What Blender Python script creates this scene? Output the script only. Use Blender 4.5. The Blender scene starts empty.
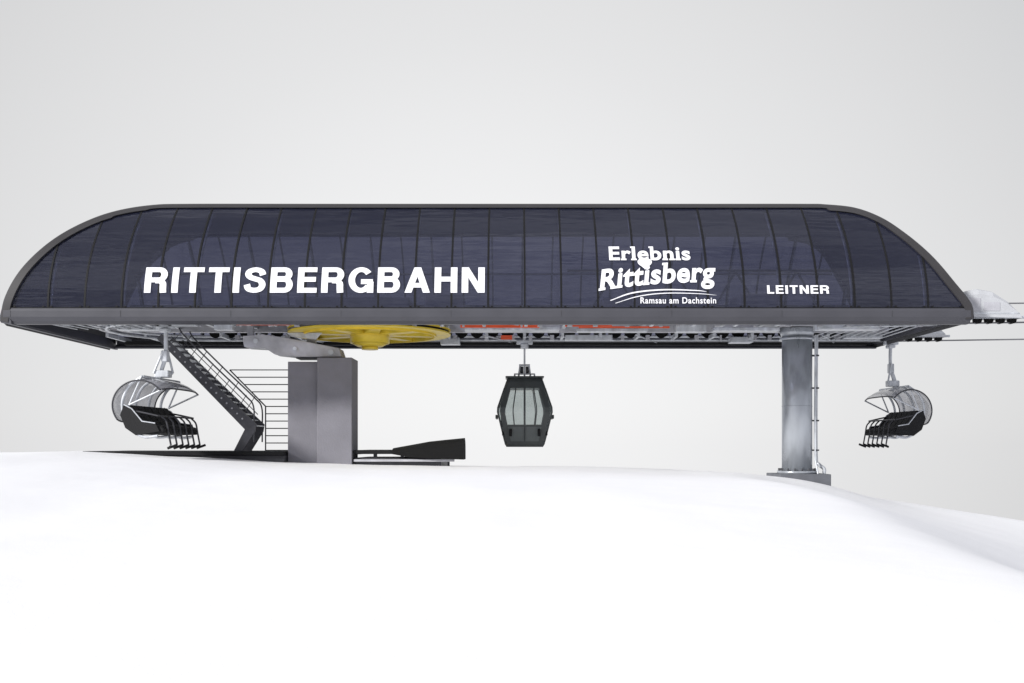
import bpy, bmesh, math, random
from mathutils import Vector, Matrix, noise
random.seed(4)
scene=bpy.context.scene
scene.view_settings.view_transform='Standard'
scene.view_settings.look='None'
scene.view_settings.exposure=0
COL=scene.collection

# ------------------------------------------------------------ materials
def mat(name,col,rough=0.5,metal=0.0,var=0.12,scale=3.0,bump=0.0,bscale=40.0,spec=0.5,stretch=(1,1,1)):
    m=bpy.data.materials.new(name); m.use_nodes=True
    nt=m.node_tree; b=nt.nodes['Principled BSDF']
    tc=nt.nodes.new('ShaderNodeTexCoord'); mp=nt.nodes.new('ShaderNodeMapping')
    mp.inputs['Scale'].default_value=stretch
    nt.links.new(tc.outputs['Object'],mp.inputs['Vector'])
    n=nt.nodes.new('ShaderNodeTexNoise'); n.inputs['Scale'].default_value=scale; n.inputs['Detail'].default_value=6
    nt.links.new(mp.outputs[0],n.inputs['Vector'])
    r=nt.nodes.new('ShaderNodeValToRGB')
    r.color_ramp.elements[0].position=0.3; r.color_ramp.elements[1].position=0.7
    r.color_ramp.elements[0].color=tuple(c*(1-var) for c in col)+(1,)
    r.color_ramp.elements[1].color=tuple(min(1,c*(1+var)) for c in col)+(1,)
    nt.links.new(n.outputs['Fac'],r.inputs['Fac']); nt.links.new(r.outputs['Color'],b.inputs['Base Color'])
    mr=nt.nodes.new('ShaderNodeMapRange'); mr.inputs['To Min'].default_value=max(0.02,rough-0.1); mr.inputs['To Max'].default_value=min(1,rough+0.1)
    nt.links.new(n.outputs['Fac'],mr.inputs['Value']); nt.links.new(mr.outputs[0],b.inputs['Roughness'])
    b.inputs['Metallic'].default_value=metal
    b.inputs['Specular IOR Level'].default_value=spec
    if bump>0:
        n2=nt.nodes.new('ShaderNodeTexNoise'); n2.inputs['Scale'].default_value=bscale; n2.inputs['Detail'].default_value=8
        nt.links.new(mp.outputs[0],n2.inputs['Vector'])
        bp=nt.nodes.new('ShaderNodeBump'); bp.inputs['Strength'].default_value=bump; bp.inputs['Distance'].default_value=0.02
        nt.links.new(n2.outputs['Fac'],bp.inputs['Height']); nt.links.new(bp.outputs[0],b.inputs['Normal'])
    return m

def glassmat(name,tint,diff,dfac,rough=0.03,f0=0.04,streak=0.0):
    m=bpy.data.materials.new(name); m.use_nodes=True
    nt=m.node_tree; nt.nodes.clear()
    out=nt.nodes.new('ShaderNodeOutputMaterial')
    tr=nt.nodes.new('ShaderNodeBsdfTransparent'); tr.inputs[0].default_value=tint+(1,)
    df=nt.nodes.new('ShaderNodeBsdfDiffuse'); df.inputs[0].default_value=diff+(1,)
    m1=nt.nodes.new('ShaderNodeMixShader'); m1.inputs[0].default_value=dfac
    nt.links.new(tr.outputs[0],m1.inputs[1]); nt.links.new(df.outputs[0],m1.inputs[2])
    gl=nt.nodes.new('ShaderNodeBsdfGlossy'); gl.inputs['Roughness'].default_value=rough
    lw=nt.nodes.new('ShaderNodeLayerWeight'); lw.inputs[0].default_value=0.5
    pw=nt.nodes.new('ShaderNodeMath'); pw.operation='POWER'; pw.inputs[1].default_value=5
    nt.links.new(lw.outputs['Facing'],pw.inputs[0])
    ma=nt.nodes.new('ShaderNodeMath'); ma.operation='MULTIPLY_ADD'; ma.inputs[1].default_value=0.9; ma.inputs[2].default_value=f0
    nt.links.new(pw.outputs[0],ma.inputs[0])
    m2=nt.nodes.new('ShaderNodeMixShader')
    nt.links.new(ma.outputs[0],m2.inputs[0]); nt.links.new(m1.outputs[0],m2.inputs[1]); nt.links.new(gl.outputs[0],m2.inputs[2])
    if streak>0:
        tc=nt.nodes.new('ShaderNodeTexCoord'); mp=nt.nodes.new('ShaderNodeMapping'); mp.inputs['Scale'].default_value=(0.25,1,2.2)
        n=nt.nodes.new('ShaderNodeTexNoise'); n.inputs['Scale'].default_value=1.2; n.inputs['Detail'].default_value=3
        nt.links.new(tc.outputs['Object'],mp.inputs[0]); nt.links.new(mp.outputs[0],n.inputs['Vector'])
        bp=nt.nodes.new('ShaderNodeBump'); bp.inputs['Strength'].default_value=streak; bp.inputs['Distance'].default_value=0.05
        nt.links.new(n.outputs['Fac'],bp.inputs['Height']); nt.links.new(bp.outputs[0],gl.inputs['Normal'])
    nt.links.new(m2.outputs[0],out.inputs[0])
    return m

M_glass=glassmat('tinted_navy_glass',(0.27,0.28,0.38),(0.030,0.033,0.062),0.40,0.025,0.068,1.0)
M_cabglass=glassmat('cabin_glass',(0.76,0.80,0.79),(0.42,0.46,0.46),0.22,0.03)
M_bubble=glassmat('bubble_acrylic',(0.70,0.70,0.72),(0.60,0.60,0.63),0.55,0.08,0.10)
M_rim=mat('anthracite_cladding',(0.040,0.038,0.040),0.5,0.0,0.08,1.5,spec=0.35)
M_fascia=mat('fascia_sheet_metal',(0.066,0.066,0.077),0.45,0.0,0.08,1.2,spec=0.4)
M_roof=mat('roof_sheet',(0.05,0.05,0.052),0.6)
M_black=mat('black_steel',(0.010,0.010,0.011),0.6,spec=0.2)
M_rubber=mat('rubber',(0.008,0.008,0.008),0.85,bump=0.3,spec=0.2)
M_galv=mat('galvanised_steel',(0.56,0.58,0.61),0.4,0.30,0.22,5.0,bump=0.08,bscale=25,stretch=(1,1,0.35))
M_col=mat('painted_column_steel',(0.46,0.485,0.52),0.30,0.5,0.18,2.0,bump=0.06,bscale=12,stretch=(1,1,0.2))
M_lsteel=mat('light_grey_steel',(0.46,0.46,0.49),0.45,0.1,0.15,3.0)
M_dsteel=mat('dark_steel',(0.05,0.05,0.057),0.5,0.2,0.2,4.0)
M_stair=mat('stair_steel',(0.075,0.075,0.085),0.5,0.2,0.2,4.0)
M_conc=mat('concrete',(0.20,0.196,0.22),0.85,0.0,0.10,1.4,bump=0.35,bscale=18)
M_conc2=mat('concrete_plinth',(0.12,0.125,0.14),0.85,0.0,0.12,3,bump=0.4,bscale=22)
M_yellow=mat('yellow_paint',(0.70,0.52,0.04),0.45,0.0,0.15,2.5)
M_red=mat('red_paint',(0.80,0.10,0.03),0.45)
M_white=mat('white_lettering',(0.86,0.86,0.88),0.5,var=0.02)
M_wplast=mat('white_hood_plastic',(0.50,0.51,0.53),0.4,var=0.06)
M_cabin=mat('cabin_dark_paint',(0.050,0.058,0.058),0.35,0.0,0.1)
M_cabpanel=mat('cabin_lower_panel',(0.10,0.116,0.116),0.35,0.0,0.08)
M_seat=mat('black_upholstery',(0.014,0.014,0.015),0.8,bump=0.2,spec=0.3)
M_rope=mat('steel_rope',(0.20,0.20,0.21),0.5,0.6)

# ------------------------------------------------------------ helpers
def empty(name,loc=(0,0,0),rot=0):
    e=bpy.data.objects.new(name,None); e.empty_display_size=0.5
    e.location=loc; e.rotation_euler=(0,0,rot); COL.objects.link(e)
    return e
def addmesh(name,verts,faces,m,par=None,local=False,smooth=False):
    me=bpy.data.meshes.new(name); me.from_pydata([tuple(v) for v in verts],[],faces); me.update()
    bm=bmesh.new(); bm.from_mesh(me); bmesh.ops.recalc_face_normals(bm,faces=bm.faces); bm.to_mesh(me); bm.free()
    if m: me.materials.append(m)
    o=bpy.data.objects.new(name,me); COL.objects.link(o)
    if smooth:
        for p in me.polygons: p.use_smooth=True
    par_(o,par,local)
    return o
def par_(o,par,local):
    if par:
        o.parent=par
        if not local:
            o.matrix_parent_inverse=(Matrix.Translation(par.location)@Matrix.Rotation(par.rotation_euler[2],4,'Z')).inverted()
def bevel(o,w,seg=2):
    if w>0:
        b=o.modifiers.new('bevel','BEVEL'); b.width=w; b.segments=seg; b.limit_method='ANGLE'; b.angle_limit=math.radians(35)
BF=[(0,1,3,2),(4,6,7,5),(0,4,5,1),(2,3,7,6),(0,2,6,4),(1,5,7,3)]
def boxes(name,lst,m,par=None,local=False,bv=0.0):
    V=[];F=[]
    for (x0,x1,y0,y1,z0,z1) in lst:
        k=len(V)
        V+=[(x,y,z) for x in(x0,x1) for y in(y0,y1) for z in(z0,z1)]
        F+=[tuple(i+k for i in f) for f in BF]
    o=addmesh(name,V,F,m,par,local); bevel(o,bv); return o
def box(name,x0,x1,y0,y1,z0,z1,m,par=None,local=False,bv=0.0):
    return boxes(name,[(x0,x1,y0,y1,z0,z1)],m,par,local,bv)
def prism(name,pts,y0,y1,m,par=None,local=False,bv=0.0):
    n=len(pts); v=[(p[0],y0,p[1]) for p in pts]+[(p[0],y1,p[1]) for p in pts]
    f=[tuple(range(n)),tuple(range(2*n-1,n-1,-1))]+[(i,(i+1)%n,n+(i+1)%n,n+i) for i in range(n)]
    o=addmesh(name,v,f,m,par,local); bevel(o,bv); return o
def prismx(name,pts,x0,x1,m,par=None,local=False,bv=0.0):
    n=len(pts); v=[(x0,p[0],p[1]) for p in pts]+[(x1,p[0],p[1]) for p in pts]
    f=[tuple(range(n)),tuple(range(2*n-1,n-1,-1))]+[(i,(i+1)%n,n+(i+1)%n,n+i) for i in range(n)]
    o=addmesh(name,v,f,m,par,local); bevel(o,bv); return o
def cyls(name,lst,m,par=None,local=False,seg=16,smooth=True):
    V=[];F=[]
    for (a,b,r) in lst:
        a=Vector(a);b=Vector(b); r2=r
        if isinstance(r,tuple): r,r2=r
        d=(b-a).normalized(); u=d.orthogonal().normalized(); w=d.cross(u)
        k=len(V)
        for i in range(seg):
            t=2*math.pi*i/seg; V.append(a+(u*math.cos(t)+w*math.sin(t))*r)
        for i in range(seg):
            t=2*math.pi*i/seg; V.append(b+(u*math.cos(t)+w*math.sin(t))*r2)
        F+=[(k+i,k+(i+1)%seg,k+seg+(i+1)%seg,k+seg+i) for i in range(seg)]
        F+=[tuple(k+i for i in range(seg)),tuple(k+seg+i for i in reversed(range(seg)))]
    o=addmesh(name,V,F,m,par,local)
    if smooth:
        for p in o.data.polygons: p.use_smooth=(len(p.vertices)==4)
    return o
def tube(name,paths,r,m,par=None,local=False,cyc=False,res=4):
    cu=bpy.data.curves.new(name,'CURVE'); cu.dimensions='3D'; cu.bevel_depth=r; cu.bevel_resolution=res; cu.use_fill_caps=True
    for pts in paths:
        s=cu.splines.new('POLY'); s.points.add(len(pts)-1)
        for i,p in enumerate(pts): s.points[i].co=(p[0],p[1],p[2],1)
        s.use_cyclic_u=cyc
    cu.materials.append(m)
    tmp=bpy.data.objects.new('tmp',cu); COL.objects.link(tmp)
    dg=bpy.context.evaluated_depsgraph_get(); me=bpy.data.meshes.new_from_object(tmp.evaluated_get(dg))
    bpy.data.objects.remove(tmp)
    o=bpy.data.objects.new(name,me); COL.objects.link(o)
    for p in me.polygons: p.use_smooth=True
    par_(o,par,local); return o
def smoothpath(pts,n=8):
    out=[]; P=[Vector(p) for p in pts]; P=[P[0]*2-P[1]]+P+[P[-1]*2-P[-2]]
    for i in range(1,len(P)-2):
        for k in range(n):
            t=k/n; a,b,c,d=P[i-1],P[i],P[i+1],P[i+2]
            out.append(0.5*((2*b)+(c-a)*t+(2*a-5*b+4*c-d)*t*t+(3*b-a-3*c+d)*t**3))
    out.append(P[-2]); return out
def lin(tab,x):
    if x<=tab[0][0]: return tab[0][1]
    for (a,b),(c,d) in zip(tab,tab[1:]):
        if x<=c: return b+(d-b)*(x-a)/(c-a)
    return tab[-1][1]

# ------------------------------------------------------------ terrain
def interp(tab,x):
    if x<=tab[0][0]: return tab[0][1]
    for (a,b),(c,d) in zip(tab,tab[1:]):
        if x<=c:
            t=(x-a)/(c-a); t=t*t*(3-2*t)*0.5+t*0.5
            return b+(d-b)*t
    return tab[-1][1]
CT=[(-60,-3.0),(-26,-0.35),(-17.4,-0.26),(-14,-0.20),(-10.6,-0.36),(-6.5,-0.62),(-3.8,-0.70),(1.6,-0.74),(6.4,-0.90),(10,-1.06),(60,-1.2)]
def ground(x,y):
    yy=max(y,0.0)
    z=interp(CT,x)
    if yy<34: z-=1.0*((34-yy)/34)**2
    xc=5.9+(max(8,min(y,60))-12)*0.075+0.25*math.sin(y*0.35)
    s=x-xc
    sp=math.log(1+math.exp(min(30,s*3.2)))/3.2 if s<8 else s
    a=0.145+(34-max(6,min(34,y)))*0.0108
    pw=1.02
    z-=a*(sp**pw if sp<30 else 30**pw+(sp-30)*0.4)
    z+=0.30*math.exp(-(((x-9.8)/2.0)**2+((y-32.6)/1.8)**2))
    if y>35:
        q=y-35; z-= 0.012*q*q if q<12 else 0.012*144+0.288*(q-12)
    if x<-30: z-=0.1*(-30-x)
    fade=1.0 if abs(x)<60 and y<60 else 0.0
    z+=fade*(0.07*noise.noise(Vector((x*0.16,y*0.20,1.3)))+0.014*noise.noise(Vector((x*0.7,y*0.7,5))))
    return z
def axis(lo,hi,a,b,step):
    v=[]; t=a
    while t<=b+1e-6: v.append(t); t+=step
    s=step; t=b
    while t<hi: s*=1.25; t+=s; v.append(t)
    s=step; t=a
    while t>lo: s*=1.25; t-=s; v.insert(0,t)
    return v
XS=axis(-1500,1500,-22,26,0.3); YS=axis(-300,1800,0,48,0.3)
V=[(x,y,ground(x,y)) for y in YS for x in XS]
nx=len(XS)
F=[(j*nx+i,j*nx+i+1,(j+1)*nx+i+1,(j+1)*nx+i) for j in range(len(YS)-1) for i in range(nx-1)]
M_snow=bpy.data.materials.new('snow'); M_snow.use_nodes=True
nt=M_snow.node_tree; b=nt.nodes['Principled BSDF']
b.inputs['Base Color'].default_value=(0.91,0.912,0.925,1); b.inputs['Roughness'].default_value=0.75
b.inputs['Specular IOR Level'].default_value=0.25
tc=nt.nodes.new('ShaderNodeTexCoord')
n1=nt.nodes.new('ShaderNodeTexNoise'); n1.inputs['Scale'].default_value=0.8; n1.inputs['Detail'].default_value=7; n1.inputs['Roughness'].default_value=0.5
n2=nt.nodes.new('ShaderNodeTexNoise'); n2.inputs['Scale'].default_value=50; n2.inputs['Detail'].default_value=4
bp=nt.nodes.new('ShaderNodeBump'); bp.inputs['Strength'].default_value=0.25; bp.inputs['Distance'].default_value=0.10
bp2=nt.nodes.new('ShaderNodeBump'); bp2.inputs['Strength'].default_value=0.3; bp2.inputs['Distance'].default_value=0.008
nt.links.new(tc.outputs['Object'],n1.inputs['Vector']); nt.links.new(tc.outputs['Object'],n2.inputs['Vector'])
nt.links.new(n1.outputs['Fac'],bp.inputs['Height']); nt.links.new(n2.outputs['Fac'],bp2.inputs['Height'])
nt.links.new(bp.outputs[0],bp2.inputs['Normal']); nt.links.new(bp2.outputs[0],b.inputs['Normal'])
addmesh('snow_ground',V,F,M_snow,smooth=True)

# ------------------------------------------------------------ station housing
ST=empty('lift_station',(0,34,3.6))
ZB=4.05
def surf(z):
    t=max(0,min(1.02,(z-ZB)/3.66)); return 30+2.0*t*t
OUT=[(-15.36,3.72),(-15.22,4.45),(-14.80,5.40),(-14.1,6.35),(-13.3,7.03),(-12.5,7.44),(-11.5,7.67),(-10.3,7.72),
     (-6,7.72),(-2,7.72),(2,7.72),(6,7.72),(9.3,7.72),(10.0,7.70),(10.9,7.56),(11.6,7.16),(12.17,6.55),(12.75,5.8),(13.33,4.9),(13.78,4.25),(13.86,3.80)]
OC=[(p[0],p[2]) for p in smoothpath([(a,0,c) for a,c in OUT],10)]
def ztop(x,off=0.0):
    for (a,b_),(c,d) in zip(OC,OC[1:]):
        if a<=x<=c: return b_+(d-b_)*(x-a)/(c-a+1e-9)-off
    return 3.7
SEAM0=-0.72; PW=1.1
seams=[SEAM0+PW*k for k in range(-14,15)]
seams=[s for s in seams if -15.1<s<13.6]
def glass_side(back):
    edges=[-15.22]+seams+[13.80]
    V=[];F=[]
    for a,b_ in zip(edges,edges[1:]):
        a+=0.012; b_-=0.012
        if b_-a<0.1: continue
        ta=random.uniform(-1,1)*0.010; tb=random.uniform(-1,1)*0.009; k0=len(V); NC=8; NR=16
        for i in range(NC+1):
            x=a+(b_-a)*i/NC; zt=max(ZB+0.01,ztop(x,0.05))
            for j in range(NR+1):
                z=ZB-0.02+(zt-ZB+0.02)*j/NR
                y=surf(z)+ta*(x-(a+b_)/2)+tb*(z-5.8)/2+0.006*math.sin(math.pi*(i/NC))
                V.append((x,68-y if back else y,z))
        for i in range(NC):
            for j in range(NR):
                p=k0+i*(NR+1)+j; F.append((p,p+1,p+NR+2,p+NR+1))
    return addmesh('glass_panels_back' if back else 'glass_panels_front',V,F,M_glass,ST,smooth=True)
glass_side(False); glass_side(True)
def mullions(back):
    V=[];F=[]; w=0.027
    for s in seams:
        zt=ztop(s,0.1)
        if zt<ZB+0.3: continue
        N=16; k=len(V)
        for j in range(N+1):
            z=ZB+(zt-ZB)*j/N
            for (dx,dy) in [(-w,0.06),(-w,-0.016),(w,-0.016),(w,0.06)]:
                y=surf(z)+dy; V.append((s+dx,68-y if back else y,z))
        for j in range(N):
            for q in range(4):
                a=k+j*4+q; b_=k+j*4+(q+1)%4
                F.append((a,b_,b_+4,a+4))
    addmesh('mullions',V,F,M_black,ST)
mullions(False); mullions(True)
V=[];F=[]
for (x,z) in OC:
    z2=z-0.03; y=surf(z2)+0.12
    x2=x+(0.03 if x<-12 else (-0.03 if x>10 else 0))
    x3=x2+(0.1 if x<-12 else(-0.1 if x>10 else 0))
    V+= [(x2,y,z2),(x2,68-y,z2),(x3,68-y,z2-0.1),(x3,y,z2-0.1)]
for i in range(len(OC)-1):
    for q in range(4):
        a=i*4+q; b_=i*4+(q+1)%4; F.append((a,b_,b_+4,a+4))
addmesh('roof_shell',V,F,M_roof,ST,smooth=False)
def rim(back):
    V=[];F=[]; n=len(OC)
    for i,(x,z) in enumerate(OC):
        a=OC[max(0,i-1)]; c=OC[min(n-1,i+1)]
        tx,tz=c[0]-a[0],c[1]-a[1]; L=math.hypot(tx,tz); nx_,nz_=tz/L,-tx/L
        W=0.27 if (x<-11.5 or x>10) else 0.18
        if -11.5>x>-12.6: W=0.22
        ix,iz=x+nx_*W,z+nz_*W
        mx,mz=x+nx_*0.05,z+nz_*0.05
        for (px,pz,dy) in [(x,z,0.30),(x,z,-0.01),(mx,mz,-0.065),(ix,iz,-0.065),(ix,iz,0.05)]:
            y=surf(pz)+dy; V.append((px,68-y if back else y,pz))
    for i in range(n-1):
        for q in range(4):
            a=i*5+q; F.append((a,a+1,a+6,a+5))
    addmesh('edge_frame',V,F,M_rim,ST,smooth=False)
rim(False); rim(True)
fp=[(29.96,4.10),(29.93,4.02),(29.93,3.84),(29.98,3.72),(30.12,3.64),(30.3,3.64),(30.3,3.70),(30.06,3.82),(30.06,4.10)]
prismx('fascia_front',fp,-15.24,13.74,M_fascia,ST)
prismx('fascia_back',[(68-a,b_) for a,b_ in reversed(fp)],-15.0,13.74,M_fascia,ST)
boxes('fascia_joints',[(s-0.008,s+0.008,29.924,29.95,3.84,4.03) for s in seams[::3]],M_dsteel,ST)
prism('fascia_end',[(-15.37,3.76),(-15.3,3.66),(-15.1,3.62),(-15.0,3.62),(-15.0,3.7),(-15.2,4.1),(-15.28,4.1)],29.95,38.05,M_fascia,ST)
prism('fascia_end_exit',[(13.86,3.82),(13.80,3.80),(13.62,3.80),(13.62,4.1),(13.78,4.1)],29.97,38.03,M_fascia,ST)
box('gasket_front',-15.2,13.72,29.952,29.985,4.10,4.125,M_black,ST)
boxes('glass_clips',[(s+o_-0.03,s+o_+0.03,29.94,29.97,4.13,4.17) for s in seams[:-1] for o_ in(0.12,0.98)],M_black,ST)

L=[]
for y in (32.6,35.4): L+=[(-14.2,13.3,y-0.12,y+0.12,3.98,4.38)]
boxes('main_girders',L,M_lsteel,ST,bv=0.01)
L=[]
x=-14.4
while x<13.4:
    L.append((x-0.05,x+0.05,30.25,32.45,3.84,3.98)); L.append((x-0.05,x+0.05,35.55,37.75,3.84,3.98)); L.append((x-0.07,x+0.07,32.75,35.25,4.08,4.26)); x+=1.35
boxes('cross_beams',L,M_galv,ST)
boxes('walkway_grating',[(-13.8,13.0,30.35,30.95,3.99,4.03),(-13.8,13.0,37.05,37.65,3.99,4.03),(-13.8,-8.5,32.8,35.2,4.40,4.44),(0,13.0,33.2,34.8,4.40,4.44)],M_dsteel,ST)
T=[]
for k in range(-12,13,2):
    x=SEAM0+PW*k
    zt=ztop(x,0.35)
    for s in (1,-1):
        pts=[Vector((x,34+s*(surf(z)+0.25-34),z)) for z in [4.05+(zt-4.05)*j/5 for j in range(6)]]
        for a,b_ in zip(pts,pts[1:]): T.append((a,b_,0.03))
for z in (5.2,6.3):
    xa=-14.3 if z<6 else -13.3; xb=12.6 if z<6 else 11.8
    y=68-(surf(z)+0.35); T.append(((xa,y,z),(xb,y,z),0.035))
for k in range(1,5):
    x=2.2*k+0.4
    T.append(((x,36.2,4.4),(x+1.1,36.2,6.3),0.045)); T.append(((x+1.1,36.2,6.3),(x+2.2,36.2,4.4),0.045))
T.append(((2.0,36.2,6.3),(11.6,36.2,6.3),0.055))
cyls('interior_frame',T,M_galv,ST,seg=8)
boxes('drive_machinery',[(-7.2,-3.4,33.1,34.9,4.45,4.9),(-2.9,-1.6,33.2,34.4,4.45,5.0),(3.0,6.0,33.3,34.7,4.45,4.9),(7.5,8.8,33.0,34.6,4.45,5.0)],M_lsteel,ST,bv=0.05)
T=[]
for y in (31.55,36.45):
    x=-10.8
    while x<13.2:
        T.append(((x,y-0.05,4.12),(x,y+0.05,4.12),0.23)); x+=0.56
cyls('conveyor_tyres',T,M_rubber,ST,seg=20)
def loop(r,z,xr,xl=-10.9):
    p=[(xr,34-r,z)]
    for k in range(25):
        a=math.pi*k/24; p.append((xl-r*math.sin(a),34-r*math.cos(a),z))
    p.append((xr,34+r,z)); return p
tube('guide_rail',[loop(2.7,3.84,13.5),loop(2.45,3.95,13.5)],0.045,M_galv,ST)
tube('guide_gutter',[loop(2.95,3.90,12.8)],0.06,M_lsteel,ST)
boxes('red_safety_bars',[(3.9,7.9,31.0,31.05,3.77,3.835),(-1.7,0.9,32.9,32.96,3.86,3.95),(1.7,3.2,32.0,32.05,3.79,3.84),(-8.6,-6.9,31.2,31.25,3.74,3.80),(-0.4,0.0,36.0,36.1,3.80,3.95),(2.2,5.2,33.0,33.05,3.86,3.92)],M_red,ST)
boxes('underside_boxes',[(-13.0,-11.6,32.9,33.3,3.78,3.95),(-10.6,-9.9,31.1,31.5,3.72,3.82),(1.9,3.6,35.8,36.1,3.75,3.95),(5.4,6.4,32.9,33.3,3.72,3.96),(9.9,11.9,32.3,32.9,3.74,3.95),(11.9,13.2,35.6,36.0,3.80,4.0),(-2.6,-1.9,36.3,36.8,3.66,3.9),(7.9,8.7,36.0,36.6,3.7,3.9),(-9.6,-9.0,32.2,32.5,3.7,3.95),(-1.6,1.6,33.6,34.4,3.86,3.98),(2.2,4.6,33.9,34.3,3.84,3.96),(6.8,9.0,33.6,34.2,3.84,3.96)],M_galv,ST,bv=0.02)
boxes('cable_trays',[(-14.4,13.2,37.2,37.35,3.72,3.86),(-1.0,13.0,30.9,31.0,3.74,3.765)],M_black,ST)
L=[]
for y in(31.9,36.1):
    x=-10
    while x<13:
        w_=random.uniform(0.05,0.16); L.append((x,x+w_,y,y+0.12,3.78,3.97)); x+=random.uniform(0.5,1.3)
boxes('sensor_brackets',L,M_lsteel,ST)
T=[]
for k in range(9):
    x=10.7+0.32*k
    T.append(((x,30.5,3.9),(x+0.1,37.4,3.86),0.025))
for k in range(8):
    x=-14.6+0.36*k
    T.append(((x,30.6,3.8),(x+0.25,33,3.82),0.02))
T.append(((10.6,30.8,3.78),(13.6,30.8,3.84),0.03)); T.append(((10.6,32.0,3.78),(13.6,32.0,3.84),0.03))
for x in(-13.4,-8.0,-1.0,4.4,11.0):
    T.append(((x,30.4,3.8),(x+1.2,32.4,3.9),0.03)); T.append(((x+1.2,37.6,3.8),(x,35.5,3.9),0.03))
cyls('bracing_struts',T,M_galv,ST,seg=8)

# ------------------------------------------------------------ bullwheel
BW=empty('bullwheel',(-4.83,34,3.78))
def annulus(name,cx,cy,r0,r1,z0,z1,m,par,seg=96):
    V=[];F=[]
    for i in range(seg):
        a=2*math.pi*i/seg; c,s=math.cos(a),math.sin(a)
        V+=[(cx+r0*c,cy+r0*s,z0),(cx+r1*c,cy+r1*s,z0),(cx+r1*c,cy+r1*s,z1),(cx+r0*c,cy+r0*s,z1)]
    for i in range(seg):
        j=(i+1)%seg
        for q in range(4):
            F.append((i*4+q,i*4+(q+1)%4,j*4+(q+1)%4,j*4+q))
    return addmesh(name,V,F,m,par)
cx,cy=-4.83,34
annulus('rim_lower',cx,cy,2.25,2.74,3.74,3.79,M_yellow,BW)
annulus('rim_upper',cx,cy,2.35,2.74,3.87,3.92,M_yellow,BW)
annulus('rope_liner',cx,cy,2.40,2.66,3.79,3.87,M_rubber,BW)
annulus('rim_web',cx,cy,2.20,2.25,3.68,3.95,M_yellow,BW)
for k in range(8):
    a=2*math.pi*(k+0.3)/8; d=Vector((math.cos(a),math.sin(a),0)); n=Vector((-d.y,d.x,0))
    V=[];P0=Vector((cx,cy,0))+d*0.5;P1=Vector((cx,cy,0))+d*2.22
    for P,w in((P0,0.26),(P1,0.15)):
        for (sx,z) in((-1,3.72),(1,3.72),(1,3.92),(-1,3.92)): V.append(P+n*w*sx+Vector((0,0,z)))
    addmesh('spoke_%d'%k,V,[(0,1,2,3),(4,7,6,5),(0,4,5,1),(1,5,6,2),(2,6,7,3),(3,7,4,0)],M_yellow,BW)
cyls('hub',[((cx,cy,3.45),(cx,cy,4.0),0.66),((cx,cy,3.34),(cx,cy,3.45),(0.42,0.62)),((cx,cy,3.24),(cx,cy,3.34),0.28)],M_yellow,BW,seg=32)
T=[]
for k in range(12):
    a=2*math.pi*k/12; T.append(((cx+0.5*math.cos(a),cy+0.5*math.sin(a),3.40),(cx+0.5*math.cos(a),cy+0.5*math.sin(a),3.46),0.03))
cyls('hub_bolts',T,M_dsteel,BW,seg=6)
cyls('drive_shaft',[((cx,cy,4.0),(cx,cy,4.6),0.2)],M_galv,BW)

RP=empty('haul_rope',(0,34,3.80))
loopr=[(90,31.3,5.2),(30,31.3,4.05),(13.5,31.3,3.80),(cx,31.3,3.80)]
for k in range(1,24):
    a=math.pi*k/24; loopr.append((cx-2.7*math.sin(a),34-2.7*math.cos(a),3.83))
loopr+=[(cx,36.7,3.80),(13.5,36.7,3.80),(30,36.7,4.05),(90,36.7,5.2)]
tube('rope',[loopr],0.026,M_rope,RP)
CB=empty('signal_cable',(14,31.3,4.4))
tube('cable',[[(13.7,31.3,4.42),(30,31.3,4.55),(90,31.3,5.9)]],0.022,M_rope,CB)

HD=empty('rope_entry_hood',(15,31.3,4.3))
for y0,tag in((30.95,'hood_front'),(36.35,'hood_back')):
    V=[];F=[]
    prof=[(13.95,3.98),(13.95,4.60),(14.15,4.80),(14.45,4.86),(14.9,4.78),(15.35,4.48),(15.75,4.08),(15.80,3.93)]
    N=len(prof)
    secs=[(0.0,0.80),(0.06,0.95),(0.18,1.0),(0.52,1.0),(0.64,0.95),(0.70,0.80)]
    for dy,sc in secs:
        for (x,z) in prof: V.append((14.8+(x-14.8)*(0.97+0.03*sc),y0+dy,3.95+(z-3.95)*sc))
    for i in range(len(secs)-1):
        for j in range(N-1): F.append((i*N+j,i*N+j+1,(i+1)*N+j+1,(i+1)*N+j))
    F.append(tuple(range(N))); F.append(tuple((len(secs)-1)*N+j for j in reversed(range(N))))
    addmesh(tag,V,F,M_wplast,HD)
    cyls(tag+'_rollers',[((14.2+0.36*k,y0+0.25,3.90),(14.2+0.36*k,y0+0.45,3.90),0.11) for k in range(5)],M_rubber,HD)
    boxes(tag+'_rail',[(13.6,16.0,y0+0.18,y0+0.24,3.94,4.02),(13.98,15.7,y0-0.01,y0+0.01,4.06,4.10)],M_galv,HD)
    boxes(tag+'_opening',[(14.0,14.5,y0-0.012,y0-0.003,4.15,4.55),(14.6,15.1,y0-0.012,y0-0.003,4.15,4.42)],M_lsteel,HD)

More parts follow.
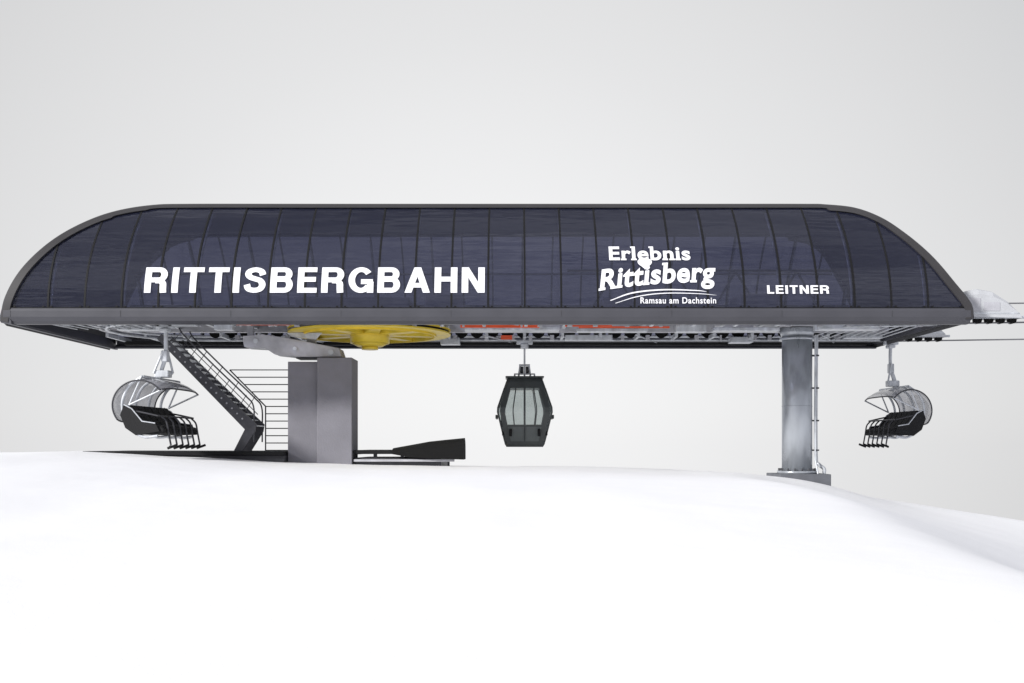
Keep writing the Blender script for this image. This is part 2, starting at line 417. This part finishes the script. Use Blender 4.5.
# ------------------------------------------------------------ lettering
LT=empty('station_lettering',(0,30,5))
def conform(bm,pts,faces,off):
    bb=bmesh.new(); vv=[bb.verts.new((p[0],0,p[1])) for p in pts]
    for f in faces:
        try: bb.faces.new([vv[i] for i in f])
        except ValueError: pass
    zs=[p[1] for p in pts]; z=min(zs)
    while z<max(zs):
        z+=0.12
        bmesh.ops.bisect_plane(bb,geom=bb.verts[:]+bb.edges[:]+bb.faces[:],plane_co=(0,0,z),plane_no=(0,0,1))
    for v in bb.verts: v.co.y=surf(v.co.z)-off
    mt=bpy.data.meshes.new('x'); bb.to_mesh(mt); bb.free(); bm.from_mesh(mt)
def finish_text(bm,name):
    for f in bm.faces:
        f.normal_update()
        if f.normal.y>0: f.normal_flip()
    me=bpy.data.meshes.new(name); bm.to_mesh(me); me.materials.append(M_white)
    o=bpy.data.objects.new(name,me); COL.objects.link(o); par_(o,LT,False); return o
def textmesh(body,offset,spacing=1.0):
    cu=bpy.data.curves.new('t','FONT'); cu.body=body; cu.size=1; cu.offset=offset; cu.space_character=spacing; cu.resolution_u=5
    o=bpy.data.objects.new('t',cu); COL.objects.link(o)
    dg=bpy.context.evaluated_depsgraph_get(); me=bpy.data.meshes.new_from_object(o.evaluated_get(dg))
    bpy.data.objects.remove(o)
    return [(v.co.x,v.co.y) for v in me.vertices],[tuple(p.vertices) for p in me.polygons]
def place_text(name,body,x0,x1,z0,z1,offset,spacing=1.0,rot=0.0,shear=0.0,arch=0.0,serif=False):
    vs,fs=textmesh(body,offset,spacing)
    SER=[]
    if serif:
        from collections import Counter
        ec=Counter()
        for f in fs:
            for a,b_ in zip(f,f[1:]+f[:1]): ec[(min(a,b_),max(a,b_))]+=1
        for (a,b_),c in ec.items():
            if c!=1: continue
            (xa,ya),(xb,yb)=vs[a],vs[b_]
            if abs(ya-yb)<0.004 and 0.05<abs(xa-xb)<0.20:
                base=abs(ya+offset)<0.03; top=ya>0.48
                if base: SER.append([(min(xa,xb)-0.045,ya),(max(xa,xb)+0.045,ya),(max(xa,xb)+0.045,ya+0.085),(min(xa,xb)-0.045,ya+0.085)])
                elif top: SER.append([(min(xa,xb)-0.055,ya-0.085),(max(xa,xb),ya-0.085),(max(xa,xb),ya),(min(xa,xb)-0.055,ya)])
    minx=min(v[0] for v in vs);maxx=max(v[0] for v in vs)
    miny=min(v[1] for v in vs);maxy=max(v[1] for v in vs)
    H=z1-z0; W=x1-x0
    def fmap(v):
        u=(v[0]-minx)/(maxx-minx); w=(v[1]-miny)/(maxy-miny)
        return x0+u*W+shear*(w-0.5)*H, z0+w*H+math.tan(rot)*(u*W)+arch*4*u*(1-u)
    bm=bmesh.new()
    conform(bm,[fmap(v) for v in vs],fs,0.032)
    for i,q in enumerate(SER): conform(bm,[fmap(v) for v in q],[(0,1,2,3)],0.036+0.0005*(i%4))
    return finish_text(bm,name)
S_=0.222; h=S_/2
def arcp(cx_,cz_,rx,rz,a0,a1,n=14): return [(cx_+rx*math.cos(math.radians(a0+(a1-a0)*i/n)),cz_+rz*math.sin(math.radians(a0+(a1-a0)*i/n))) for i in range(n+1)]
hv=h*0.86
GL={}
GL['I']=(S_,[[(h,0),(h,1)]])
GL['T']=(0.70,[[(0,1-hv),(0.70,1-hv)],[(0.35,0),(0.35,1-h)]])
GL['L']=(0.60,[[(h,0),(h,1)],[(h,hv),(0.60,hv)]])
GL['E']=(0.66,[[(h,0),(h,1)],[(h,hv),(0.66,hv)],[(h,0.52),(0.62,0.52)],[(h,1-hv),(0.65,1-hv)]])
GL['H']=(0.77,[[(h,0),(h,1)],[(0.77-h,0),(0.77-h,1)],[(h,0.53),(0.77-h,0.53)]])
GL['N']=(0.78,[[(h,0),(h,1)],[(0.78-h,0),(0.78-h,1)],'N'])
GL['B']=(0.77,[[(h,0),(h,1)],[(h,1-hv),(0.46,1-hv)]+arcp(0.46,0.725,0.165,0.180,90,-90)[1:]+[(h,0.545)],[(h,0.52),(0.48,0.52)]+arcp(0.48,0.308,0.175,0.212,90,-90)[1:]+[(h,hv)]])
GL['R']=(0.77,[[(h,0),(h,1)],[(h,1-hv),(0.47,1-hv)]+arcp(0.47,0.702,0.18,0.203,90,-90)[1:]+[(h,0.499)],[(0.36,0.46),(0.47,0.46)]+arcp(0.48,0.31,0.15,0.15,75,0,8)+[(0.635,0.15),(0.645,0.0)]])
GL['S']=(0.74,[[(v[0],v[2]) for v in smoothpath([(0.63,0,0.69),(0.565,0,0.84),(0.37,0,0.905),(0.18,0,0.845),(0.13,0,0.72),(0.21,0,0.605),(0.37,0,0.54),(0.55,0,0.465),(0.625,0,0.31),(0.55,0,0.15),(0.36,0,0.095),(0.165,0,0.15),(0.10,0,0.32)],6)]])
GL['G']=(0.83,[arcp(0.42,0.5,0.315,0.41,38,322,28),[(0.42,0.43),(0.82,0.43)],[(0.735,0.0),(0.735,0.43)]])
GL['A']=(0.86,['A'])
def glyph(ch):
    w,st=GL[ch]; out=[]
    for s in st:
        if s=='N': out.append([(0.0,1.0),(0.235,1.0),(0.78,0.0),(0.545,0.0)]); continue
        if s=='A':
            out+= [[(0,0),(0.235,0),(0.545,1.0),(0.315,1.0)],[(0.86,0),(0.625,0),(0.315,1.0),(0.545,1.0)],[(0.17,0.20),(0.69,0.20),(0.63,0.38),(0.23,0.38)]]; continue
        n=len(s); Lp=[];Rp=[]
        for i,p in enumerate(s):
            a=s[max(0,i-1)];c=s[min(n-1,i+1)]
            dx,dz=c[0]-a[0],c[1]-a[1]; l=math.hypot(dx,dz)+1e-9
            th=h*math.sqrt((dx/l*0.86)**2+(dz/l)**2)
            ox,oz=-dz/l*th,dx/l*th
            Lp.append((p[0]+ox,p[1]+oz));Rp.append((p[0]-ox,p[1]-oz))
        out.append(('strip',Lp,Rp))
    return w,out
def block_text(name,body,x0,x1,z0,z1,gap=0.17):
    parts=[];cur=0
    for ch in body:
        w,o=glyph(ch); parts.append((cur,o)); cur+=w+gap
    tot=cur-gap; W=x1-x0;H=z1-z0
    bm=bmesh.new()
    for c0,o in parts:
        for i,g in enumerate(o):
            f=lambda p:(x0+(c0+p[0])/tot*W, z0+p[1]*H)
            off=0.031+0.0012*i
            if g[0]=='strip':
                n=len(g[1]); pts=[f(p) for p in g[1]]+[f(p) for p in g[2]]
                conform(bm,pts,[(k,k+1,n+k+1,n+k) for k in range(n-1)],off)
            else: conform(bm,[f(p) for p in g],[tuple(range(len(g)))],off)
    return finish_text(bm,name)
block_text('main_name','RITTISBERGBAHN',-11.05,-0.82,4.57,5.37,0.150)
block_text('maker_name','LEITNER',7.66,9.52,4.54,4.80,0.15)
place_text('logo_word_top','Erlebnis',2.95,5.42,5.60,6.07,0.028,1.08,serif=True)
place_text('logo_word_main','Rittisberg',2.66,6.12,4.42,5.30,0.030,1.06,rot=0.075,shear=0.12,arch=0.08,serif=True)
place_text('logo_subtitle','Ramsau am Dachstein',3.85,6.12,4.24,4.43,0.018,1.10)
def ribbon(name,pts,w0,w1,off=0.040):
    P=[Vector((p[0],0,p[1])) for p in pts]; P=smoothpath(P,8); V=[];n=len(P)
    for i,p in enumerate(P):
        t=(P[min(n-1,i+1)]-P[max(0,i-1)]).normalized(); nn=Vector((-t.z,0,t.x))
        k=i/(n-1); w=(w0+(w1-w0)*k)*(math.sin(math.pi*min(1,max(0.06,k*1.0)))**0.5+0.1)
        for s in(-1,1):
            q=p+nn*w*s; V.append((q.x,surf(q.z)-off,q.z))
    addmesh(name,V,[(2*i,2*i+1,2*i+3,2*i+2) for i in range(n-1)],M_white,LT)
ribbon('logo_swoosh_1',[(2.95,4.33),(3.6,4.56),(4.5,4.66),(5.5,4.64),(5.85,4.60)],0.026,0.012)
ribbon('logo_swoosh_2',[(3.1,4.25),(3.8,4.46),(4.6,4.555),(5.6,4.54),(6.15,4.49)],0.016,0.01)
Hh=[]
for k in range(32):
    t=2*math.pi*k/32
    Hh.append((4.02+0.0125*16*math.sin(t)**3*1.1, 5.50+0.0125*(13*math.cos(t)-5*math.cos(2*t)-2*math.cos(3*t)-math.cos(4*t))))
addmesh('logo_heart',[(x,surf(z)-0.046,z) for x,z in Hh],[tuple(range(32))],M_white,LT)

# ------------------------------------------------------------ support column
SC=empty('support_column',(9.69,34,-1.2))
cxp=9.69
cyls('shaft',[((cxp,34,-0.95),(cxp,34,3.62),0.50)],M_col,SC,seg=48)
cyls('flanges',[((cxp,34,-0.97),(cxp,34,-0.87),0.66),((cxp,34,3.55),(cxp,34,3.63),0.58),((cxp,34,3.63),(cxp,34,3.95),(0.5,0.62)),((cxp,34,1.3),(cxp,34,1.325),0.508)],M_col,SC,seg=48)
T=[]
for k in range(16):
    a=2*math.pi*k/16; T.append(((cxp+0.6*math.cos(a),34+0.6*math.sin(a),-0.9),(cxp+0.6*math.cos(a),34+0.6*math.sin(a),-0.79),0.03))
cyls('anchor_bolts',T,M_dsteel,SC,seg=6)
prism('head_beam',[(cxp-0.7,3.97),(cxp+0.7,3.97),(cxp+0.9,4.2),(cxp-0.9,4.2)],32.5,35.5,M_lsteel,SC,bv=0.02)
box('plinth',8.90,10.60,33.2,35.0,-1.9,-0.97,M_conc2,SC,bv=0.02)
tube('drain_pipe',[smoothpath([(cxp+0.62,33.85,3.7),(cxp+0.60,33.85,2.0),(cxp+0.60,33.85,-0.35),(cxp+0.68,33.8,-0.65),(cxp+0.84,33.75,-0.80),(cxp+0.84,33.75,-0.97)],6)],0.06,M_galv,SC)
tube('cable_conduit',[[(cxp+0.50,33.6,3.7),(cxp+0.50,33.6,-0.5),(cxp+0.56,33.5,-0.97)]],0.028,M_galv,SC)
boxes('pipe_clamps',[(cxp+0.40,cxp+0.68,33.76,33.94,z,z+0.05) for z in(3.0,1.9,0.8,-0.2)],M_dsteel,SC)

# ------------------------------------------------------------ concrete pier
CP=empty('concrete_pier',(-6.2,34,0))
box('rear_block',-7.42,-6.42,33.10,34.15,-1.4,2.76,M_conc,CP,bv=0.015)
box('front_block',-6.415,-5.27,32.9,34.2,-1.4,2.88,M_conc,CP,bv=0.015)
box('cap_plate',-7.2,-5.6,33.3,34.1,2.885,2.92,M_dsteel,CP)
arm=[(-8.95,3.62),(-8.3,3.68),(-7.6,3.58),(-5.75,3.22),(-5.65,2.93),(-7.1,2.93),(-7.9,3.02),(-8.2,3.22),(-8.9,3.26)]
prism('support_arm',arm,33.2,33.6,M_lsteel,CP,bv=0.015)
prism('support_arm_rear',arm,33.8,34.1,M_lsteel,CP,bv=0.015)
cyls('arm_pins',[((-6.0,33.12,3.08),(-6.0,33.7,3.08),0.09),((-8.5,33.12,3.45),(-8.5,33.7,3.45),0.08),((-7.2,33.12,3.2),(-7.2,33.7,3.2),0.06)],M_galv,CP)
boxes('arm_posts',[(-6.9,-6.6,33.62,33.78,2.92,3.9),(-8.9,-8.7,33.62,33.78,3.3,4.0)],M_lsteel,CP)
prism('arm_gusset',[(-7.5,3.72),(-6.3,3.72),(-6.5,3.5),(-7.3,3.6)],33.14,33.18,M_galv,CP)

# ------------------------------------------------------------ stairs
SR=empty('steel_staircase',(-9.5,34,0))
def stringer(y):
    a=Vector((-11.75,3.62));b_=Vector((-8.72,0.62)); c=Vector((-9.35,-0.36))
    w=0.11
    d=(b_-a).normalized(); n=Vector((-d.y,d.x))
    pts=[a+n*w,b_+n*w*0.8+Vector((0.14,0.02)),b_+Vector((0.16,-0.16)),c+Vector((0.28,0)),c,b_+Vector((-0.18,-0.10)),a-n*w]
    prism('stringer',[(p.x,p.y) for p in pts],y,y+0.06,M_stair,SR)
    T=[]
    for k in range(1,17):
        p=a+(b_-a)*(k/17.5); T.append(((p.x,y-0.012,p.y),(p.x,y-0.002,p.y),0.03))
    cyls('stringer_fixings',T,M_lsteel,SR,seg=8)
stringer(33.3); stringer(34.4)
T=[];
for k in range(15):
    t=(k+0.7)/15; x=-11.75+3.03*t; z=3.62-3.0*t
    T.append((x-0.02,x+0.27,33.37,34.39,z-0.06,z-0.02))
boxes('treads',T,M_galv,SR)
for y in(33.33,34.43):
    hp=smoothpath([(-11.1,y,3.9),(-10.9,y,3.62),(-9.9,y,2.62),(-8.9,y,1.66),(-8.62,y,1.3),(-8.60,y,0.6),(-8.6,y,0.1)],6)
    tube('handrail',[hp],0.026,M_stair,SR)
    tube('midrail',[[(-11.35,y,3.62),(-9.2,y,1.5),(-8.75,y,1.05)]],0.015,M_stair,SR)
    tube('rail_posts',[[(-11.4+0.55*k,y,3.3-0.545*k),(-11.05+0.55*k,y,3.75-0.52*k)] for k in range(5)],0.014,M_stair,SR)
RL=empty('platform_railing',(-8.5,34.9,0))
bars=[]
for k in range(12):
    z=2.62-0.255*k
    xs=min(-8.6,-8.6-(z-1.35)*0.98) if z>1.35 else -8.6
    bars.append([(xs,34.9,z),(-7.3,34.9,z)])
tube('bars',bars,0.018,M_stair,RL)
tube('posts',[[(-8.6,34.9,1.35),(-8.6,34.9,-0.3)],[(-7.48,34.9,2.65),(-7.48,34.9,-0.3)],[(-9.85,34.9,2.62),(-8.6,34.9,1.35)]],0.024,M_stair,RL)

# ------------------------------------------------------------ platform
PF=empty('boarding_platform',(-8,34,-0.4))
box('deck',-14.0,-7.45,32.6,36.6,-0.34,-0.20,M_black,PF,bv=0.01)
box('deck_right',-5.22,-2.4,33.0,36.6,-0.30,-0.17,M_black,PF,bv=0.01)
box('deck_rear',-7.44,-5.23,34.3,36.6,-0.32,-0.18,M_black,PF)
box('base_beam',-5.22,-2.35,33.1,36.5,-0.9,-0.42,M_dsteel,PF,bv=0.02)
box('base_rail',-5.22,-1.9,32.95,33.07,-0.55,-0.47,M_lsteel,PF,bv=0.01)
boxes('deck_posts',[(x,x+0.1,33.2,33.4,-0.45,-0.29) for x in(-4.6,-3.7,-2.9,-2.5)],M_dsteel,PF)
box('base_left',-14.0,-7.45,32.75,36.5,-1.0,-0.345,M_dsteel,PF,bv=0.01)
V=[];F=[]
prof=[(-3.95,-0.30,-0.10),(-3.4,-0.40,0.00),(-2.75,-0.44,0.12),(-2.2,-0.46,0.18),(-1.58,-0.48,0.24)]
for x,zb,zt in prof:
    for k in range(10):
        a=math.pi*k/9
        V.append((x,33.45-0.55*math.cos(a)*(1+0.1*(x+3.75)),zb+(zt-zb)*(math.sin(a)**0.5)))
n=10
for i in range(len(prof)-1):
    for k in range(n-1): F.append((i*n+k,i*n+k+1,(i+1)*n+k+1,(i+1)*n+k))
    F.append((i*n+n-1,i*n,(i+1)*n,(i+1)*n+n-1))
F.append(tuple(range(n))); F.append(tuple((len(prof)-1)*n+k for k in reversed(range(n))))
addmesh('rubber_ramp',V,F,M_rubber,PF)
boxes('ramp_legs',[(-2.15,-2.08,33.3,33.4,-1.0,-0.4),(-3.2,-3.12,33.3,33.4,-1.0,-0.3)],M_dsteel,PF)

# ------------------------------------------------------------ chairs
def chair(loc,rot,sx=1.0,sy=1.0):
    E=empty('chairlift_chair',loc,rot); E.scale=(sx,sy,1)
    top=3.95
    tube('grip_and_hanger',[smoothpath([(0,0,top-0.1),(0.02,0,3.4),(0.0,0,2.9),(-0.12,0,2.5),(-0.12,0,2.25)],6)],0.065,M_galv,E,True)
    tube('hanger_side_rods',[[(-0.02,-0.12,3.1),(-0.30,-0.16,2.4)],[(0.02,0.12,3.1),(0.18,0.16,2.4)],[(-0.30,-0.16,2.4),(0.18,0.16,2.4)]],0.035,M_galv,E,True)
    boxes('grip_body',[(-0.28,0.28,-0.10,0.12,top-0.16,top+0.02),(-0.12,0.14,-0.2,0.2,top-0.28,top-0.16),(-0.3,0.16,-0.16,0.16,2.26,2.48),(-0.10,0.10,-0.12,0.12,2.75,3.1)],M_galv,E,True,bv=0.03)
    cyls('grip_rollers',[((-0.2,-0.2,top),(-0.2,-0.12,top),0.09),((0.2,-0.2,top),(0.2,-0.12,top),0.09)],M_rubber,E,True)
    paths=[[(-0.12,-1.4,2.2),(-0.12,1.4,2.2)],[(-0.45,-1.4,0.62),(-0.45,1.4,0.62)],[(-0.66,-1.4,1.3),(-0.66,1.4,1.3)]]
    for y in(-1.4,-0.47,0.47,1.4):
        paths.append(smoothpath([(-0.12,y,2.2),(-0.54,y,1.9),(-0.74,y,1.35),(-0.54,y,0.7),(-0.1,y,0.40),(0.35,y,0.42)],6))
    tube('frame',paths,0.045,M_galv,E,True)
    for k in range(6):
        yc=-1.175+0.47*k
        prism('seat_%d'%k,[(-0.62,1.30),(-0.50,1.36),(-0.34,1.06),(-0.12,0.80),(0.44,0.72),(0.54,0.62),(0.50,0.48),(-0.22,0.46),(-0.44,0.58),(-0.58,0.9)],yc-0.225,yc+0.225,M_seat,E,True,bv=0.035)
    legs=[];feet=[]
    for k in range(6):
        y=-1.175+0.47*k
        legs.append(smoothpath([(0.36,y,1.02),(0.52,y,0.85),(0.58,y,0.55),(0.66,y,0.14)],5))
        feet.append(((0.56,y,0.05),(0.84,y,0.15),0.04)); feet.append(((0.68,y-0.12,0.10),(0.68,y+0.12,0.10),0.035))
    legs.append([(0.36,-1.35,1.02),(0.36,1.35,1.02)])
    for y in(-1.4,1.4): legs.append(smoothpath([(-0.6,y,1.2),(-0.2,y,1.14),(0.36,y,1.02)],4))
    tube('restraint_bar',legs,0.028,M_dsteel,E,True)
    cyls('footrests',feet,M_black,E,True,seg=10)
    V=[];F=[]; NA=24; NY=14
    for j in range(NY+1):
        v=-1+2*j/NY; sc=1-0.14*abs(v)**4
        for i in range(NA+1):
            a=math.radians(38+177*i/NA)
            V.append((-0.18+0.94*sc*math.cos(a),1.52*v,1.34+0.86*sc*math.sin(a)))
    for j in range(NY):
        for i in range(NA):
            a=j*(NA+1)+i; F.append((a,a+1,a+NA+2,a+NA+1))
    addmesh('weather_bubble',V,F,M_bubble,E,True,smooth=True)
    eds=[[V[j*(NA+1)+i] for i in range(NA+1)] for j in(0,NY)]+[[V[j*(NA+1)+i] for j in range(NY+1)] for i in(0,NA)]
    tube('bubble_edge',[[tuple(p) for p in e] for e in eds],0.024,M_dsteel,E,True)
    tube('bubble_arms',[[(-0.12,y,2.2),(-0.5,y,1.35)] for y in(-1.46,1.46)]+[[(-0.5,y,1.35),(0.50,y,1.80)] for y in(-1.46,1.46)],0.028,M_galv,E,True)
    for y in(-1.46,1.43):
        prism('side_shield',[(-0.78,1.05),(-0.66,1.36),(-0.42,1.24),(-0.1,0.86),(0.30,0.80),(0.42,0.56),(-0.3,0.44),(-0.62,0.66)],y,y+0.03,M_seat,E,True)
        sgn=-0.012 if y<0 else 0.042
        tube('shield_trim',[[(-0.66,y+sgn,1.36),(-0.42,y+sgn,1.24),(-0.1,y+sgn,0.86),(0.30,y+sgn,0.80)]],0.02,M_galv,E,True)
    return E
chair((-10.85,31.3,-0.15),-0.06)
chair((13.9,36.7,-0.12),math.pi+0.03,0.92,0.9)

# ------------------------------------------------------------ gondola
G=empty('gondola_cabin',(0.46,36.7,-0.07))
def hw(z): return lin([(0,0.66),(0.10,0.72),(1.25,1.00),(1.42,0.99),(2.35,0.68),(2.50,0.62)],z)
def hd(z): return lin([(0,0.66),(0.10,0.72),(1.25,0.96),(1.42,0.95),(2.35,0.70),(2.50,0.6)],z)
def loft(name,zs,m,shr=0.0,cap=True):
    V=[];F=[];ch=0.10
    for z in zs:
        a,b_=hw(z)-shr,hd(z)-shr
        V+=[(a-ch,-b_,z),(a,-b_+ch,z),(a,b_-ch,z),(a-ch,b_,z),(-a+ch,b_,z),(-a,b_-ch,z),(-a,-b_+ch,z),(-a+ch,-b_,z)]
    for i in range(len(zs)-1):
        for q in range(8): F.append((i*8+q,i*8+(q+1)%8,i*8+8+(q+1)%8,i*8+8+q))
    if cap: F.append(tuple(range(8))); F.append(tuple(len(V)-8+q for q in reversed(range(8))))
    return addmesh(name,V,F,m,G,True)
loft('floor_pan',[0,0.10,0.2],M_cabin)
loft('lower_shell',[0.2,0.45,0.72],M_cabpanel,0.012)
loft('sill_band',[0.72,0.80],M_cabin)
loft('roof_shell',[2.12,2.35,2.50],M_cabin)
box('roof_cap',-0.70,0.70,-0.66,0.66,2.502,2.56,M_cabin,G,True,bv=0.03)
zs=[0.80,1.0,1.25,1.33,1.42,1.8,2.12]
loft('window_glass',zs,M_cabglass,0.02,cap=False)
def post(sx,sy,face,wd):
    V=[];F=[]
    zz=[0.2,0.45,0.72]+zs if abs(sx)>0.6 else zs
    for z in zz:
        a,b_=hw(z)+0.004,hd(z)+0.004
        if face=='y':
            xc=sx*a; pts=[(xc-wd,sy*b_),(xc+wd,sy*b_),(xc+wd,sy*(b_-0.06)),(xc-wd,sy*(b_-0.06))]
        else:
            yc=sy*b_; pts=[(sx*a,yc-wd),(sx*a,yc+wd),(sx*(a-0.06),yc+wd),(sx*(a-0.06),yc-wd)]
        V+=[(p[0],p[1],z) for p in pts]
    for i in range(len(zz)-1):
        for q in range(4): F.append((i*4+q,i*4+(q+1)%4,i*4+4+(q+1)%4,i*4+4+q))
    addmesh('window_post',V,F,M_cabin,G,True)
for sy in(-1,1):
    for sx,w in((-0.80,0.09),(-0.42,0.018),(0.0,0.025),(0.42,0.018),(0.80,0.09)): post(sx,sy,'y',w)
for sx in(-1,1):
    for sy,w in((-0.80,0.09),(0.0,0.03),(0.80,0.09)): post(sx,sy,'x',w)
boxes('cabin_benches',[(-0.82,-0.52,-0.75,0.75,0.42,0.80),(0.52,0.82,-0.75,0.75,0.42,0.80),(-0.86,-0.80,-0.7,0.7,0.82,1.15),(0.80,0.86,-0.7,0.7,0.82,1.15)],M_seat,G,True)
boxes('door_gap',[(-0.008,0.008,-0.875,-0.80,0.2,0.72)],M_black,G,True)
boxes('side_bumpers',[(-1.06,-0.98,-0.6,0.6,1.02,1.16),(0.98,1.06,-0.6,0.6,1.02,1.16)],M_cabin,G,True,bv=0.02)
boxes('ski_rack',[(-0.56,-0.46,-0.95,-0.84,0.38,0.64),(0.46,0.56,-0.95,-0.84,0.38,0.64)],M_black,G,True,bv=0.02)
tube('suspension',[[(0,0,3.8),(0,0,2.95)],[(-0.16,0,3.0),(-0.22,0,2.56)],[(0.16,0,3.0),(0.22,0,2.56)],[(-0.2,0,3.0),(0.2,0,3.0)],[(-0.36,-0.2,2.58),(-0.36,-0.2,2.66),(0.36,-0.2,2.66),(0.36,-0.2,2.58)],[(0,0,3.0),(0,0,2.6)]],0.035,M_galv,G,True)
cyls('dampers',[((-0.1,0,2.65),(-0.1,0,2.95),0.06),((0.1,0,2.65),(0.1,0,2.95),0.06)],M_dsteel,G,True)
boxes('grip',[(-0.3,0.3,-0.1,0.1,3.76,3.92),(-0.14,0.14,-0.16,0.16,3.60,3.78)],M_galv,G,True,bv=0.03)

# ------------------------------------------------------------ world
elev=math.radians(25)
sdir=Vector((-0.82,-0.55,0)).normalized()*math.cos(elev)+Vector((0,0,math.sin(elev)))
w=bpy.data.worlds.new('World'); scene.world=w; w.use_nodes=True
nt=w.node_tree; nt.nodes.clear()
out=nt.nodes.new('ShaderNodeOutputWorld'); bg=nt.nodes.new('ShaderNodeBackground'); bg2=nt.nodes.new('ShaderNodeBackground')
sky=nt.nodes.new('ShaderNodeTexSky'); sky.sky_type='NISHITA'; sky.sun_disc=False; sky.sun_elevation=elev
sky.sun_rotation=math.atan2(sdir.x,sdir.y)
hs=nt.nodes.new('ShaderNodeHueSaturation'); hs.inputs['Saturation'].default_value=0.25
nt.links.new(sky.outputs[0],hs.inputs['Color']); nt.links.new(hs.outputs[0],bg2.inputs[0]); bg2.inputs[1].default_value=0.008
tc=nt.nodes.new('ShaderNodeTexCoord')
dp=nt.nodes.new('ShaderNodeVectorMath'); dp.operation='DOT_PRODUCT'
dp.inputs[1].default_value=tuple(Vector((-0.04,1,0.02)).normalized())
nt.links.new(tc.outputs['Generated'],dp.inputs[0])
ramp=nt.nodes.new('ShaderNodeValToRGB'); cr=ramp.color_ramp
cr.elements[0].position=0.0; cr.elements[0].color=(0.50,0.51,0.56,1)
cr.elements[1].position=1.0; cr.elements[1].color=(0.88,0.88,0.885,1)
for p,c in((0.55,(0.51,0.52,0.565)),(0.80,(0.60,0.605,0.615)),(0.86,(0.67,0.67,0.675)),(0.935,(0.76,0.76,0.765))):
    e=cr.elements.new(p); e.color=c+(1,)
nz=nt.nodes.new('ShaderNodeTexNoise'); nz.inputs['Scale'].default_value=1.8; nz.inputs['Detail'].default_value=5
mpz=nt.nodes.new('ShaderNodeMapping'); mpz.inputs['Scale'].default_value=(1,1,7.0)
nt.links.new(tc.outputs['Generated'],mpz.inputs[0]); nt.links.new(mpz.outputs[0],nz.inputs['Vector'])
mr=nt.nodes.new('ShaderNodeMapRange'); mr.inputs['From Min'].default_value=0.7; mr.inputs['From Max'].default_value=0.2; mr.inputs['To Min'].default_value=0; mr.inputs['To Max'].default_value=4.2
nt.links.new(dp.outputs['Value'],mr.inputs['Value'])
sb=nt.nodes.new('ShaderNodeMath'); sb.operation='SUBTRACT'; sb.inputs[1].default_value=0.49; nt.links.new(nz.outputs['Fac'],sb.inputs[0])
mu=nt.nodes.new('ShaderNodeMath'); mu.operation='MULTIPLY'; nt.links.new(sb.outputs[0],mu.inputs[0]); nt.links.new(mr.outputs[0],mu.inputs[1])
a1=nt.nodes.new('ShaderNodeMath'); a1.operation='ADD'; a1.inputs[1].default_value=1.0; nt.links.new(mu.outputs[0],a1.inputs[0])
mx=nt.nodes.new('ShaderNodeMath'); mx.operation='MAXIMUM'; mx.inputs[1].default_value=0.2; nt.links.new(a1.outputs[0],mx.inputs[0])
nt.links.new(dp.outputs['Value'],ramp.inputs[0]); nt.links.new(ramp.outputs[0],bg.inputs[0]); nt.links.new(mx.outputs[0],bg.inputs[1])
ad=nt.nodes.new('ShaderNodeAddShader'); nt.links.new(bg.outputs[0],ad.inputs[0]); nt.links.new(bg2.outputs[0],ad.inputs[1])
nt.links.new(ad.outputs[0],out.inputs[0])

sl=bpy.data.lights.new('sun','SUN'); sl.energy=4.6; sl.angle=math.radians(6); sl.color=(1,0.985,0.965)
so=bpy.data.objects.new('sun',sl); COL.objects.link(so); so.rotation_euler=(-sdir).to_track_quat('-Z','Y').to_euler(); so.location=sdir*60

# ------------------------------------------------------------ camera
cd=bpy.data.cameras.new('camera'); cam=bpy.data.objects.new('camera',cd); COL.objects.link(cam)
cd.sensor_width=36; cd.lens=1000/1024*36; cd.shift_y=103.5/1024; cd.clip_end=5000; cd.clip_start=0.1
cam.location=(0,0,0); cam.rotation_euler=(math.pi/2,0,0)
scene.camera=cam
